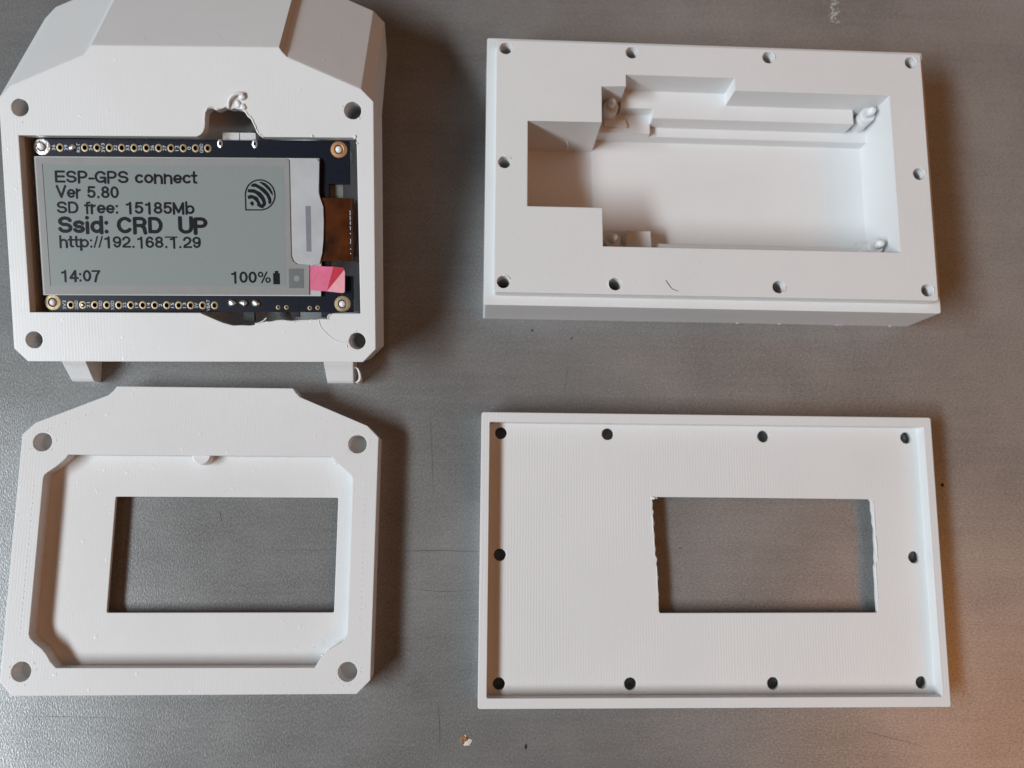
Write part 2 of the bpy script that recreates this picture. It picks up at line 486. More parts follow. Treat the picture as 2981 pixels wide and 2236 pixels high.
scr = [((1170, 1604), (1280, 1603), (1395, 1606), 0.10), ((1185, 1712), (1290, 1722), (1398, 1716), 0.07),
       ((1252, 1200), (1258, 1330), (1262, 1440), 0.07), ((638, 1482), (642, 1500), (648, 1524), 0.16),
       ((770, 1600), (860, 1602), (985, 1600), 0.06), ((1275, 2045), (1280, 2110), (1281, 2180), 0.10),
       ((2520, 2130), (2600, 2150), (2680, 2170), 0.08), ((60, 2085), (200, 2087), (330, 2090), 0.07),
       ((1655, 1060), (1648, 1100), (1640, 1150), 0.06), ((1165, 2000), (1205, 1985), (1255, 1955), 0.05)]
for a, b, c, w in scr:
    pts = smooth_path([table_at(*a), table_at(*b), table_at(*c)], 6)
    bm = bmesh.new(); prev = None
    for i, p in enumerate(pts):
        t = (pts[min(i + 1, len(pts) - 1)] - pts[max(i - 1, 0)]).normalized(); s = Vector((-t.y, t.x, 0))
        ww = w * 0.5 * (0.25 + 0.75 * math.sin(math.pi * i / (len(pts) - 1)))
        cur = (bm.verts.new(p + s * ww + Vector((0, 0, 0.012))), bm.verts.new(p - s * ww + Vector((0, 0, 0.012))))
        if prev: bm.faces.new((prev[0], prev[1], cur[1], cur[0]))
        prev = cur
    from_bm("scratch", bm, M_SCRATCH, table)

# ================================================================== deep box (upper right)
BOX = empty("project_box", (52.3, 72.2, 0), math.radians(-0.45),
            'deep white printed box with stepped cavity and four standoffs inside', 'box')
holes_box = [(-46.15, 26.8), (-18.0, 26.8), (13.0, 26.75), (45.85, 26.65), (-46.2, 0.2), (45.95, 0.1), (-46.2, -26.55), (-22.35, -26.55), (13.1, -26.45), (45.9, -26.5)]
cav = [(-41.2, 9.9), (-24.85, 10.1), (-24.85, 18.5), (-19.4, 18.75), (-19.4, 21.5), (5.0, 21.5), (5.05, 18.5), (40.3, 18.5), (40.4, -18.1), (-24.9, -18.25), (-24.95, -9.6), (-41.2, -9.65)]
lay = [(rrect(-50.3, -30.9, 50.3, 30.9, 0.5), 13.0), (rrect(-48.2, -28.8, 48.2, 28.8, 0.5), 15.8), (cav, 9.0),
       ([(-24.85, 12.0), (-12.0, 12.0), (-12.0, 17.2), (-19.4, 17.2), (-19.4, 18.75), (-24.85, 18.5)], 6.0),
       ([(-12.0, 12.0), (35.2, 12.0), (35.2, 14.9), (-12.0, 14.9)], 4.4),
       ([(35.2, 12.0), (40.32, 12.0), (40.3, 18.5), (35.2, 18.5)], 4.4),
       ([(-17.4, 13.7), (-17.9, 15.7), (-22.8, 15.7), (-22.8, 13.7)], 6.6),
       ([(-41.2, 9.9), (-24.85, 10.1), (-23.0, 10.1), (-23.0, -9.6), (-24.95, -9.6), (-41.2, -9.65)], 0.95),
       ([(-24.86, 12.55), (40.32, 12.55), (40.39, -13.5), (-24.92, -13.5)], 1.5),
       ([(-24.92, -13.5), (40.39, -13.5), (40.4, -18.1), (-24.9, -18.25)], 4.4),
       ([(-18.0, -11.2), (-12.3, -11.1), (-12.1, -15.0), (-18.0, -15.0)], 6.0),
       ([(34.9, -14.2), (36.3, -12.4), (40.38, -12.5), (40.39, -15.5), (34.9, -15.5)], 5.2)]
for i, (x, y) in enumerate(holes_box):
    lay.append((circle(x, y, 1.36, 24, rough=0.03, seed=i), 5.0))
from_bm("box_body", terrace(lay, 0.0), M_WHITE, BOX)
for i, (x, y, zb) in enumerate(((-21.8, 17.0, 6.0), (38.3, 16.9, 4.4), (38.3, -14.8, 4.4), (-21.8, -14.8, 4.4))):
    bm = bmesh.new()
    lathe(bm, [(1.75, zb - 0.3), (1.75, 9.8), (1.62, 10.0)], 32)
    so = from_bm("standoff", bm, M_POST, BOX); so.location = (x * MM, y * MM, 0)
    bm = bmesh.new(); lathe(bm, [(0.85, 9.8), (0.85, 12.0), (0.7, 12.4), (0.3, 12.55), (0, 12.58)], 20)
    from_bm("pin", bm, M_BURR, so, True)
# a ragged first layer along the lower front edge
rnd = random.Random(5)
bm = bmesh.new()
for i in range(7):
    x = rnd.uniform(8, 48); blob(bm, (x, -30.9, 0.12), (rnd.uniform(0.2, 0.7), rnd.uniform(0.06, 0.14), 0.12), i, 1)
from_bm("ragged_edge", bm, M_BURR, BOX, True)['kind'] = 'stuff'
# plastic curls standing round a few screw holes
for i, (x, y, a) in enumerate(((-46.2, -26.55, 0.4), (-22.35, -26.55, 2.6), (13.1, -26.45, 5.2), (45.9, -26.5, 5.6), (45.95, 0.1, 0.2), (13.0, 26.75, 6.0), (-46.2, 0.2, 0.5), (45.85, 26.65, 0.1))):
    bm = bmesh.new()
    tube(bm, [(x + 1.5 * math.cos(a + t), y + 1.5 * math.sin(a + t), 15.85) for t in (0, 0.3, 0.6, 0.9, 1.2)], 0.10, 5)
    from_bm("burr", bm, M_BURR, BOX, True)

# ================================================================== flat lid with window (lower right)
LIDR = empty("box_lid", (51.6, -11.95, 0), math.radians(-0.42),
             'flat rectangular white lid with raised rim, ten screw holes and ragged window', 'lid')
holes_lid = [(-45.98, 26.58), (-22.17, 26.62), (13.04, 26.5), (45.95, 26.54), (-45.95, 0.2), (45.95, 0.05), (-45.9, -26.54), (-17.87, -26.62), (13.08, -26.62), (45.8, -26.53)]
win = [(-12.1, 12.85), (-12.45, 12.3), (-12.3, 11.4), (-12.42, 10.3), (-12.15, 9.7), (-12.3, 8.8), (-12.05, 7.2), (-12.2, 6.1), (-12.0, 4.4), (-12.1, 3.0), (-11.85, 1.8), (-11.95, 0.4), (-11.55, -0.6),
       (-11.75, -1.5), (-11.6, -3.4), (-11.4, -4.6), (-11.55, -5.9), (-11.35, -8.0), (-11.45, -10.0), (-11.4, -11.7), (-11.1, -12.0), (36.7, -11.85), (36.95, -11.6),
       (36.85, -9.0), (36.95, -5.7), (36.9, -2.0), (37.2, -1.2), (37.1, 0.0), (37.3, 1.7), (37.25, 4.0), (37.4, 6.2), (37.15, 7.6), (37.25, 9.0), (37.0, 10.2), (37.05, 12.2), (36.6, 12.7), (10, 12.82)]
lay = [(rrect(-50.3, -30.9, 50.3, 30.9, 0.5), 6.3), (rrect(-48.5, -28.8, 48.5, 28.8, 0.35), 3.5), (win, None)]
for i, (x, y) in enumerate(holes_lid):
    lay.append((circle(x, y, 1.32, 24, rough=0.025, seed=20 + i), None))
from_bm("lid_plate", terrace(lay, 2.6), M_RASTER, LIDR)
low = [(rrect(-50.27, -30.87, 50.27, 30.87, 0.5), 2.65), (rect(-14.2, -13.6, 39.4, 14.5), None)]      # the window flares out towards the face
for i, (x, y) in enumerate(holes_lid): low.append((circle(x, y, 2.3, 24), None))
from_bm("lid_face", terrace(low, 0.0), M_WHITE, LIDR)
for y0, y1, x, r in ((9.0, 5.0, -12.45, 0.10), (4.6, 0.0, -12.2, 0.07), (-2, -9.0, -11.75, 0.07), (12.2, 5.6, 37.4, 0.08), (4.5, -0.6, 37.5, 0.10), (-1.2, -9, 37.1, 0.06)):
    rnd = random.Random(int(x * 10 + y0))
    bm = bmesh.new()
    n = 9
    tube(bm, [(x + rnd.uniform(-0.05, 0.05) + 0.1 * (i / n), y0 + (y1 - y0) * i / n, 3.52 + rnd.uniform(-0.03, 0.06)) for i in range(n + 1)], r, 6)
    from_bm("burr", bm, M_BURR, LIDR, True)
bm = bmesh.new(); blob(bm, (-12.2, 12.6, 3.5), (0.55, 0.3, 0.2), 3); blob(bm, (-11.5, 12.65, 3.4), (0.35, 0.2, 0.15), 5)
from_bm("burr", bm, M_BURR, LIDR, True)

# ================================================================== frame lid (lower left)
LIDL = empty("frame_lid", (-58.3, 0, 0), math.radians(-0.3),
             'white printed frame lid with peaked top edge lying recess upward', 'lid')
OUT = [(-18.7, 24.4), (-19.3, 23.5), (-20.3, 22.5), (-35.0, 16.4), (-37.5, 13.9), (-37.3, -36.4), (-34.6, -39.1), (34.6, -39.1), (37.3, -36.4), (37.5, 13.9), (35.0, 16.4), (20.3, 22.5), (19.3, 23.5), (18.7, 24.4)]
rec = [(-27.6, 9.7), (-28.2, 8.8), (-29.2, 7.8), (-30.2, 6.95), (-31.6, 5.95), (-32.2, 5.4), (-32.4, 4.7), (-32.4, -27.0), (-32.1, -27.8), (-31.2, -28.7), (-29.6, -29.9), (-28.6, -31.0), (-27.6, -32.5), (-26.4, -33.7),
       (25.8, -33.85), (26.7, -32.3), (28.0, -30.8), (29.6, -29.7), (31.2, -28.8), (32.0, -27.7), (32.2, -27.0), (32.2, 4.7), (32.0, 5.5), (31.2, 6.3), (29.5, 7.7), (28.3, 8.8), (27.5, 9.75)]
lay = [(OUT, 6.0), (rec, 2.7), (rrect(-18.6, -23.25, 28.8, 0.95, 0.35), None)]
for i, (x, y) in enumerate(((-33.2, 12.3), (33.05, 12.4), (32.6, -34.7), (-33.2, -34.4))):
    lay.append((circle(x, y, 1.98, 30, rough=0.012, seed=60 + i), None))
from_bm("lid_frame", terrace(lay, 1.9), M_WHITE, LIDL)
low = [([(x * 0.9995, y * 0.9995) for x, y in OUT], 1.95), (rect(-20.6, -24.9, 30.8, 2.6), None)]      # the window flares out towards the face
from_bm("lid_face", terrace(low, 0.0), M_WHITE, LIDL)
bm = bmesh.new(); lathe(bm, [(2.0, 2.6), (2.0, 4.9), (1.8, 5.2)], 26)
nb = from_bm("locating_nub", bm, M_WHITE, LIDL); nb.location = (-0.2 * MM, 9.75 * MM, 0)
for i, (x, y, r) in enumerate(((27.0, -31.7, 0.2), (28.4, -30.5, 0.16), (25.2, -30.2, 0.1), (-27.4, -33.0, 0.2), (28.6, 8.3, 0.24))):
    bm = bmesh.new(); blob(bm, (x, y, 5.7 if i in (3, 4) else 4.4), (r * 1.6, r, r), 80 + i)
    from_bm("burr", bm, M_BURR, LIDL, True)
# dotted retraction marks beside the slanting edges and round the holes
bm = bmesh.new(); rnd = random.Random(9)
for i in range(11):
    t = i / 10; s = rnd.choice((1, 0.8))
    blob(bm, (-33 + 13.5 * t, 14.6 + 5.6 * t + rnd.uniform(-.1, .1), 6.0), (0.16 * s, 0.10, 0.07), i, 1)
    blob(bm, (33 - 13.5 * t, 14.6 + 5.6 * t + rnd.uniform(-.1, .1), 6.0), (0.20 * s, 0.10, 0.07), i + 20, 1)
for i in range(26):
    y = 3 - 30 * i / 25
    blob(bm, (-34.2, y, 6.0), (0.09, 0.22, 0.05), i, 1); blob(bm, (34.9, y, 6.0), (0.08, 0.2, 0.05), i, 1)
for hx, hy in ((-33.2, 12.3), (33.05, 12.4), (32.6, -34.7), (-33.2, -34.4)):
    for i in range(9):
        a = rnd.uniform(0, 6.28); r = rnd.uniform(2.5, 3.1)
        blob(bm, (hx + r * math.cos(a), hy + r * math.sin(a), 6.0), (0.14, 0.14, 0.06), i, 1)
from_bm("print_dots", bm, M_BURR, LIDL, True)['kind'] = 'stuff'

# ================================================================== tracker housing (upper left), front face tilted up
DEV_T = Vector((-58.37, 66.79, 22.2))
DEV_Q = Quaternion(Vector((0.2443, -0.024, 0.005)).normalized(), Vector((0.2443, -0.024, 0.005)).length)
HOUS = empty("tracker_housing", DEV_T, 0, 'white tilted tracker housing with peaked top, hand cut openings and strap hooks', 'case')
HOUS.rotation_mode = 'QUATERNION'; HOUS.rotation_quaternion = DEV_Q


def dev_local(p):
    return DEV_Q.inverted() @ (Vector(p) - DEV_T)


opening = [(-34.0, 6.65), (34.0, 6.75), (34.25, -28.98), (-33.65, -28.95)]
usbcut = [(1.2, 6.0), (1.61, 6.67), (2.5, 7.1), (3.03, 7.7), (3.35, 8.6), (3.45, 9.6), (3.61, 10.62), (3.6, 11.3), (3.93, 11.78), (4.5, 12.35), (5.11, 12.26), (5.8, 11.95), (6.49, 12.07), (7.3, 12.5), (8.15, 12.42), (8.8, 12.2), (9.46, 12.37),
          (10.77, 12.11), (11.51, 11.58), (12.11, 10.63), (12.65, 10.3), (13.0, 9.5), (13.31, 8.88), (13.82, 7.59), (14.3, 7.0), (15.2, 6.51), (15.4, 6.0)]
botcut = [(1.0, -28.5), (1.37, -29.11), (3.46, -30.03), (5.76, -31.01), (7.87, -31.58), (9.6, -31.5), (11.41, -31.56), (12.27, -31.42), (12.6, -31.0), (13.27, -31.06), (14.4, -30.75), (15.69, -30.69), (17.0, -30.4), (18.26, -30.33), (19.88, -30.55), (22.2, -30.35),
          (24.65, -30.31), (27.36, -30.16), (27.5, -29.6), (27.73, -29.37), (28.3, -29.2), (28.6, -28.5)]
plate, shell = [(OUT, 0.0), (usbcut, None), (botcut, None), (opening, None)], [([(x * 0.9995, y * 0.9995) for x, y in OUT], -2.15)]
hollow = [(-35.2, 6.9), (-30.8, 8.8), (-30.4, 14.8), (30.4, 14.8), (30.8, 8.8), (35.2, 6.9), (35.3, -30.2), (30.8, -32.2), (30.4, -34.0), (-30.4, -34.0), (-30.8, -32.2), (-35.0, -30.2)]
shell.append((hollow, -11.2))
for i, (x, y) in enumerate(((-33.4, 12.1), (33.3, 12.1), (-33.1, -34.65), (33.5, -34.7))):
    plate.append((circle(x, y, 1.74, 26, rough=0.02, seed=90 + i), None)); shell.append((circle(x, y, 1.76, 26), -9.0))
from_bm("front_plate", terrace(plate, -2.2), M_WHITE, HOUS)
from_bm("housing_shell", terrace(shell, -12.4), M_WHITE, HOUS)
# slanting back that runs up and away from the peaked top edge
F = [Vector((x, y, -0.03)) for x, y in (OUT[4], OUT[3], OUT[2], OUT[1], OUT[0], OUT[13], OUT[12], OUT[11], OUT[10], OUT[9])]
SH = Vector((0, 21.9, -18.5))
bm = bmesh.new()
fv = [bm.verts.new(p) for p in F]; bv = [bm.verts.new(p + SH) for p in F]
cl, cr = bm.verts.new((-37.4, 30.0, -22.6)), bm.verts.new((37.4, 30.0, -22.6))
el, er = bm.verts.new((-36.9, 7.9, -12.0)), bm.verts.new((36.9, 7.9, -12.0))
iv = [bm.verts.new((p.x * 0.996, p.y - 0.12, -12.2)) for p in F]      # runs back inside the body wall
for i in range(len(fv) - 1): bm.faces.new((fv[i], fv[i + 1], bv[i + 1], bv[i]))
bm.faces.new(bv); bm.faces.new((bv[-1], cr, cl, bv[0])); bm.faces.new((cr, er, el, cl)); 
bm.faces.new((bv[-1], fv[-1], cr)); bm.faces.new((fv[-1], er, cr)); bm.faces.new((fv[-1], iv[-1], er))
bm.faces.new((bv[0], cl, fv[0])); bm.faces.new((fv[0], cl, el)); bm.faces.new((fv[0], el, iv[0]))
for i in range(len(fv) - 1): bm.faces.new((fv[i], iv[i], iv[i + 1], fv[i + 1]))
bm.faces.new([el, er] + iv[::-1])
from_bm("sloping_back", bm, M_WHITE, HOUS)
# block under the back that carries it on the table
bm = bmesh.new()
top = [dev_local((x, y, 12.0)) for x, y in ((-84, 84), (-33, 84), (-33, 97), (-84, 97))]
bot = [dev_local((x, y, 0.0)) for x, y in ((-82, 86), (-36, 86), (-36, 96), (-82, 96))]
a = [bm.verts.new(p) for p in top]; b = [bm.verts.new(p) for p in bot]
bm.faces.new(a); bm.faces.new(b)
for i in range(4): bm.faces.new((a[i], a[(i + 1) % 4], b[(i + 1) % 4], b[i]))
from_bm("rear_foot", bm, M_WHITE, HOUS)
# strap hooks under the lower edge
for k, (x0, x1, xt0, xt1) in enumerate(((-88.3, -83.3, -87.8, -83.1), (-32.8, -26.5, -32.6, -26.9))):
    prof = [(38.0, 0.0), (38.0, 9.0), (31.5, 7.6), (29.5, 7.0), (26.4, 3.7), (26.0, 3.0), (26.2, 0.0)]
    bm = bmesh.new()
    L = [bm.verts.new(dev_local((x0 if y > 29 else xt0, y, z))) for y, z in prof]
    R_ = [bm.verts.new(dev_local((x1 if y > 29 else xt1, y, z))) for y, z in prof]
    bm.faces.new(L); bm.faces.new(R_)
    n = len(prof)
    for i in range(n): bm.faces.new((L[i], L[(i + 1) % n], R_[(i + 1) % n], R_[i]))
    hk = from_bm("strap_hook", bm, M_WHITE, HOUS)
    if k == 1:
        bm = bmesh.new()
        pts = smooth_path([(-27.0, 29.2, 5.6), (-26.0, 28.9, 5.4), (-25.6, 27.8, 4.4), (-25.7, 26.8, 3.2), (-26.4, 26.2, 2.6), (-27.2, 26.4, 2.4)], 4)
        prev = None
        for p in pts:
            cur = [bm.verts.new(dev_local(p + Vector(o_))) for o_ in ((0, 0, 0.9), (0.42, -0.1, 0.9), (0.42, -0.1, -1.6), (0, 0, -1.6))]
            if prev:
                for i in range(4): bm.faces.new((prev[i], prev[(i + 1) % 4], cur[(i + 1) % 4], cur[i]))
            else: bm.faces.new(cur)
            prev = cur
        bm.faces.new(prev)
        from_bm("curled_strip", bm, M_BURR, hk)
# standoffs carrying the board; their pins show in the board's corner holes
for x, y in ((-30.9, 4.9), (29.85, 4.85), (30.05, -27.0), (-30.3, -26.9)):
    bm = bmesh.new(); lathe(bm, [(1.7, -11.4), (1.7, -3.82)], 18)
    so = from_bm("standoff", bm, M_WHITE, HOUS); so.location = (x * MM, y * MM, 0)
    bm = bmesh.new(); lathe(bm, [(0.72, -4.2), (0.72, -2.5), (0.45, -2.2), (0, -2.12)], 16)
    from_bm("pin", bm, M_BURR, so, True)
# melted lumps round the hand-cut USB opening and the torn lower edge
bm = bmesh.new()
tube(bm, smooth_path([(8.3, 12.3, 0.05), (8.5, 13.6, 0.5), (9.3, 14.6, 0.7), (10.4, 15.1, 0.6), (11.4, 15.0, 0.3)], 5), 0.26, 8, 0.42)
blob(bm, (11.1, 14.6, 0.25), (0.75, 0.7, 0.4), 11); blob(bm, (10.2, 13.2, 0.1), (0.55, 0.8, 0.3), 12); blob(bm, (11.2, 12.6, 0.1), (0.6, 0.6, 0.32), 13)
from_bm("melted_curl", bm, M_BURR, HOUS, True)
for i, pts in enumerate(([(3.4, 9.5, 0), (3.5, 11.2, 0.1), (4.3, 12.5, 0.12), (5.4, 12.3, 0.1), (6.6, 12.3, 0.12), (8.0, 12.7, 0.1)],
                         [(11.4, 12.1, 0), (12.2, 11.0, 0.1), (12.9, 10.3, 0.05), (13.5, 8.9, 0.1), (14.1, 7.5, 0.05), (15.0, 6.8, 0)],
                         [(12.4, -31.2, 0), (13.5, -30.9, 0.12), (14.4, -30.4, 0.25), (14.8, -29.9, 0.3)],
                         [(14.8, -30.9, 0), (17.5, -30.5, 0.06), (20.0, -30.7, 0.06), (24.5, -30.4, 0.05), (27.4, -30.2, 0.05)],
                         [(27.6, -30.1, 0), (27.6, -29.4, 0.1), (28.3, -29.1, 0.05)])):
    bm = bmesh.new(); rough = []; rq = random.Random(200 + i)
    for p in smooth_path(pts, 7): rough.append(p + Vector((rq.uniform(-.09, .09), rq.uniform(-.09, .09), rq.uniform(-.06, .03))))
    tube(bm, rough, 0.12 if i != 3 else 0.08, 6, 0.08)
    for p in rough[::5]: blob(bm, p, (rq.uniform(.1, .28), rq.uniform(.08, .2), .08), rq.randint(0, 99), 1)
    from_bm("burr", bm, M_BURR, HOUS, True)
for i, (x, y, r) in enumerate(((33.7, 6.9, 0.4), (25.0, 7.0, 0.3), (34.1, 5.6, 0.25), (-33.2, 9.2, 0.16), (31.2, 12.9, 0.2), (34.6, 10.6, 0.22), (33.2, -32.6, 0.18), (31.3, -35.8, 0.2))):
    bm = bmesh.new(); blob(bm, (x, y, 0), (r, r * 1.3, r * 0.6), 30 + i, 1); from_bm("burr", bm, M_BURR, HOUS, True)
bm = bmesh.new(); tube(bm, smooth_path([(25.6, -30.2, 0.08), (25.9, -31.6, 0.06), (27.0, -33.0, 0.06), (28.4, -34.2, 0.05), (29.8, -34.9, 0.05), (31.6, -35.0, 0.03)], 4), 0.05, 5)
from_bm("plastic_string", bm, M_BURR, HOUS, True)

# ================================================================== display module sitting in the housing
MOD = empty("display_module", DEV_T, 0, 'black circuit board with grey e-paper screen set in the tilted white housing', 'display')
MOD.rotation_mode = 'QUATERNION'; MOD.rotation_quaternion = DEV_Q
ZB = -2.6
pads_top = [(-27.22 + (2.91 + 27.22) * i / 12, 4.78 + 0.09 * i / 12) for i in range(13)]
pads_bot = [(-26.65 + (3.24 + 26.65) * i / 12, -27.42) for i in range(13)]
rings = [(-30.9, 4.9), (29.85, 4.85), (30.05, -27.0), (-30.3, -26.9)]
small = [(16.55, -27.78), (18.28, -27.77), (23.18, -27.9), (24.84, -27.82)]
board = [(-32.35, 6.5), (31.95, 6.6), (31.9, -2.1), (27.6, -2.2), (27.6, -20.9), (32.3, -21.2), (32.2, -28.75), (-31.3, -28.8), (-32.2, -27.6)]
lay = [(board, ZB)]
for i, (x, y) in enumerate(pads_top):
    if i != 1: lay.append((circle(x, y, 0.42, 14), None))
for i, (x, y) in enumerate(pads_bot):
    if i != 1: lay.append((circle(x, y, 0.42, 14), None))
for x, y in rings: lay.append((circle(x, y, 0.9, 20), None))
for x, y in small: lay.append((circle(x, y, 0.24, 10), None))
PCB = from_bm("circuit_board", terrace(lay, ZB - 1.2), M_PCB, MOD)


def ring_mesh(name, r0, r1, h, mat, n=20, sy=1.0):
    bm = bmesh.new(); prof = [(r0, 0.0), (r0, h), (r0 + 0.12 * (r1 - r0), h * 1.5), (r1 - 0.15 * (r1 - r0), h), (r1, 0.0)]
    rr = []
    for r, z in prof: rr.append([bm.verts.new((r * math.cos(2 * math.pi * i / n), sy * r * math.sin(2 * math.pi * i / n), z)) for i in range(n)])
    for A, B in zip(rr, rr[1:] + rr[:1]):
        for i in range(n): bm.faces.new((A[i], A[(i + 1) % n], B[(i + 1) % n], B[i]))
    bmesh.ops.recalc_face_normals(bm, faces=bm.faces[:]); bmesh.ops.scale(bm, vec=(MM, MM, MM), verts=bm.verts[:])
    me = bpy.data.meshes.new(name); bm.to_mesh(me); bm.free(); me.materials.append(mat)
    return me


pad_me = ring_mesh("pin_pad", 0.43, 0.77, 0.05, M_GOLD, 20, 1.12)
for i, (x, y) in enumerate(pads_top + pads_bot):
    if i == 1: continue
    o = bpy.data.objects.new("pin_pad", pad_me); col.objects.link(o); o.parent = PCB; o.location = (x * MM, y * MM, ZB * MM)
via_me = ring_mesh("via_pad", 0.25, 0.48, 0.05, M_GOLD, 14)
for x, y in small:
    o = bpy.data.objects.new("via_pad", via_me); col.objects.link(o); o.parent = PCB; o.location = (x * MM, y * MM, ZB * MM)
for (x, y), m in zip(rings, (M_TIN, M_COPPER, M_GOLD, M_GOLD)):
    o = bpy.data.objects.new("mounting_ring", ring_mesh("mounting_ring", 0.92, 1.72, 0.09, m, 30)); col.objects.link(o)
    o.parent = PCB; o.location = (x * MM, y * MM, ZB * MM)
for i, (x, y, r) in enumerate(((pads_top[1][0], pads_top[1][1], 0.8), (pads_bot[1][0], pads_bot[1][1], 0.4), (6.95, -26.9, 0.85), (9.35, -26.9, 0.8), (11.9, -26.95, 0.85))):
    bm = bmesh.new(); blob(bm, (0, 0, 0.1), (r, r * 0.85, 0.42), 50 + i)
    o = from_bm("solder_joint", bm, M_TIN, PCB, True); o.location = (x * MM, y * MM, ZB * MM)
bm = bmesh.new(); blob(bm, (0, 0, 0.0), (0.95, 0.95, 0.3), 71); o = from_bm("solder_joint", bm, M_TIN, PCB, True); o.location = (-31.1 * MM, 5.1 * MM, ZB * MM)
for x in (5.5, 12.6):
    o = bpy.data.objects.new("connector_tab", ring_mesh("connector_tab", 0.22, 0.62, 0.14, M_TIN, 18, 1.55)); col.objects.link(o)
    o.parent = PCB; o.location = (x * MM, 5.85 * MM, ZB * MM)
# USB connector shell sticking out under the board edge
bm = terrace([(rrect(5.6, 2.5, 12.4, 8.35, 0.3), -3.9)], -6.4)
usb = from_bm("usb_connector", bm, M_STEEL, MOD)
bm = terrace([(rect(9.0, 6.7, 9.12, 8.3), -3.86)], -4.2); from_bm("shell_seam", bm, M_BLACK, usb)
for x, y, w, h in ((8.9, -30.0, 2.2, 1.5), (19.0, -29.4, 1.6, 0.8), (25.3, -29.5, 2.0, 0.8)):
    bm = terrace([(rect(x, y - h / 2, x + w, y + h + 0.5), -3.85)], -5.0); from_bm("component", bm, M_BLACK, MOD)
# silkscreen
lab_t = ["36", "39", "RST", "34", "3V3", "32", "33", "25", "26", "27", "12", "0", "GND"]
lab_b = ["3V3", "GND", "21", "TXD", "RXD", "22", "19", "14", "2", "15", "13", "5V", "VBAT"]
for labs, pads in ((lab_t, pads_top), (lab_b, pads_bot)):
    for s, (x, y) in zip(labs, pads):
        w = (0.62, 1.1, 1.8, 2.4)[len(s) - 1]
        text_mesh("silkscreen_label", s, M_SILK, PCB, x - 0.98, y - w / 2, w, 0.72, ZB + 0.015, 0.0, math.pi / 2)

# e-paper panel
ZG, ZF = -1.85, -1.6
bm = prism([(-32.2, 2.85), (25.9, 2.9), (25.7, -2.0), (25.9, -19.0), (25.7, -25.4), (-31.8, -25.4)], ZB + 0.01, ZG)
PAN = from_bm("epaper_panel", bm, M_GLASS, MOD)
film = [(-31.75, 2.6)] + [(19.3, 2.75), (19.75, 2.3), (19.7, -17.2), (20.1, -18.2), (20.9, -18.75), (23.5, -19.0), (23.3, -25.15), (-31.35, -25.2)]
FILM = from_bm("display_film", prism(film, ZG - 0.02, ZF), M_FILM, PAN)
from_bm("active_area", prism([(-30.35, 1.15), (18.75, 1.25), (18.6, -23.35), (-30.0, -23.4)], ZF - 0.02, ZF + 0.012), M_ACTIVE, PAN)
from_bm("border_line", prism([(-30.5, 1.3), (-30.4, 1.3), (-30.0, -23.5), (-30.1, -23.5)], ZF - 0.02, ZF + 0.016), M_INK, PAN)
resin = [(20.0, 2.6), (25.4, 2.7), (25.95, 2.2), (25.85, -1.0), (25.7, -4.0), (26.0, -5.2), (26.6, -7.0), (26.65, -10.0), (26.5, -13.8), (26.2, -16.5), (25.6, -18.7), (23.9, -19.0), (21.3, -18.6), (20.4, -18.0), (20.0, -17.0)]
RES = from_bm("sealing_resin", prism(resin, ZG - 0.01, ZF + 0.08), M_RESIN, PAN)
from_bm("driver_slot", prism([(22.95, -6.85), (24.05, -6.85), (24.0, -16.2), (23.0, -16.15)], ZF, ZF + 0.1), M_SLOT, PAN)
SQ = from_bm("corner_marker", prism(rect(19.2, -23.75, 22.3, -19.7), ZF - 0.01, ZF + 0.03, [circle(20.75, -21.75, 0.62, 18)]), M_SQUARE, PAN)
ZT = ZF + 0.03
for body, x, y, w, h, b in (("ESP-GPS connect", -28.05, -2.45, 29.0, 2.42, 2.2), ("Ver 5.80", -28.0, -5.5, 12.8, 2.38, 2.2), ("SD free: 15185Mb", -27.95, -8.62, 28.1, 2.38, 2.2),
                            ("http://192.168.1.29", -27.8, -15.58, 29.0, 2.32, 2.1), ("14:07", -27.8, -22.55, 8.1, 2.34, 2.25), ("100%", 7.2, -22.7, 8.3, 2.34, 2.15),
                            ("Ssid: CRD", -27.9, -12.56, 21.4, 3.22, 2.65), ("UP", -3.35, -12.58, 6.05, 3.22, 2.65)):
    pixel_text("screen_text", body, M_INK, PAN, x, y, w, h, ZT, b)
from_bm("screen_underscore", prism(rect(-6.2, -13.5, -3.55, -13.22), ZT - 0.03, ZT), M_INK, PAN)
from_bm("battery_icon", prism([(15.92, -22.98), (17.32, -22.98), (17.32, -20.66), (17.02, -20.66), (17.02, -20.18), (16.3, -20.18), (16.3, -20.66), (15.92, -20.66)], ZT - 0.03, ZT), M_INK, PAN)
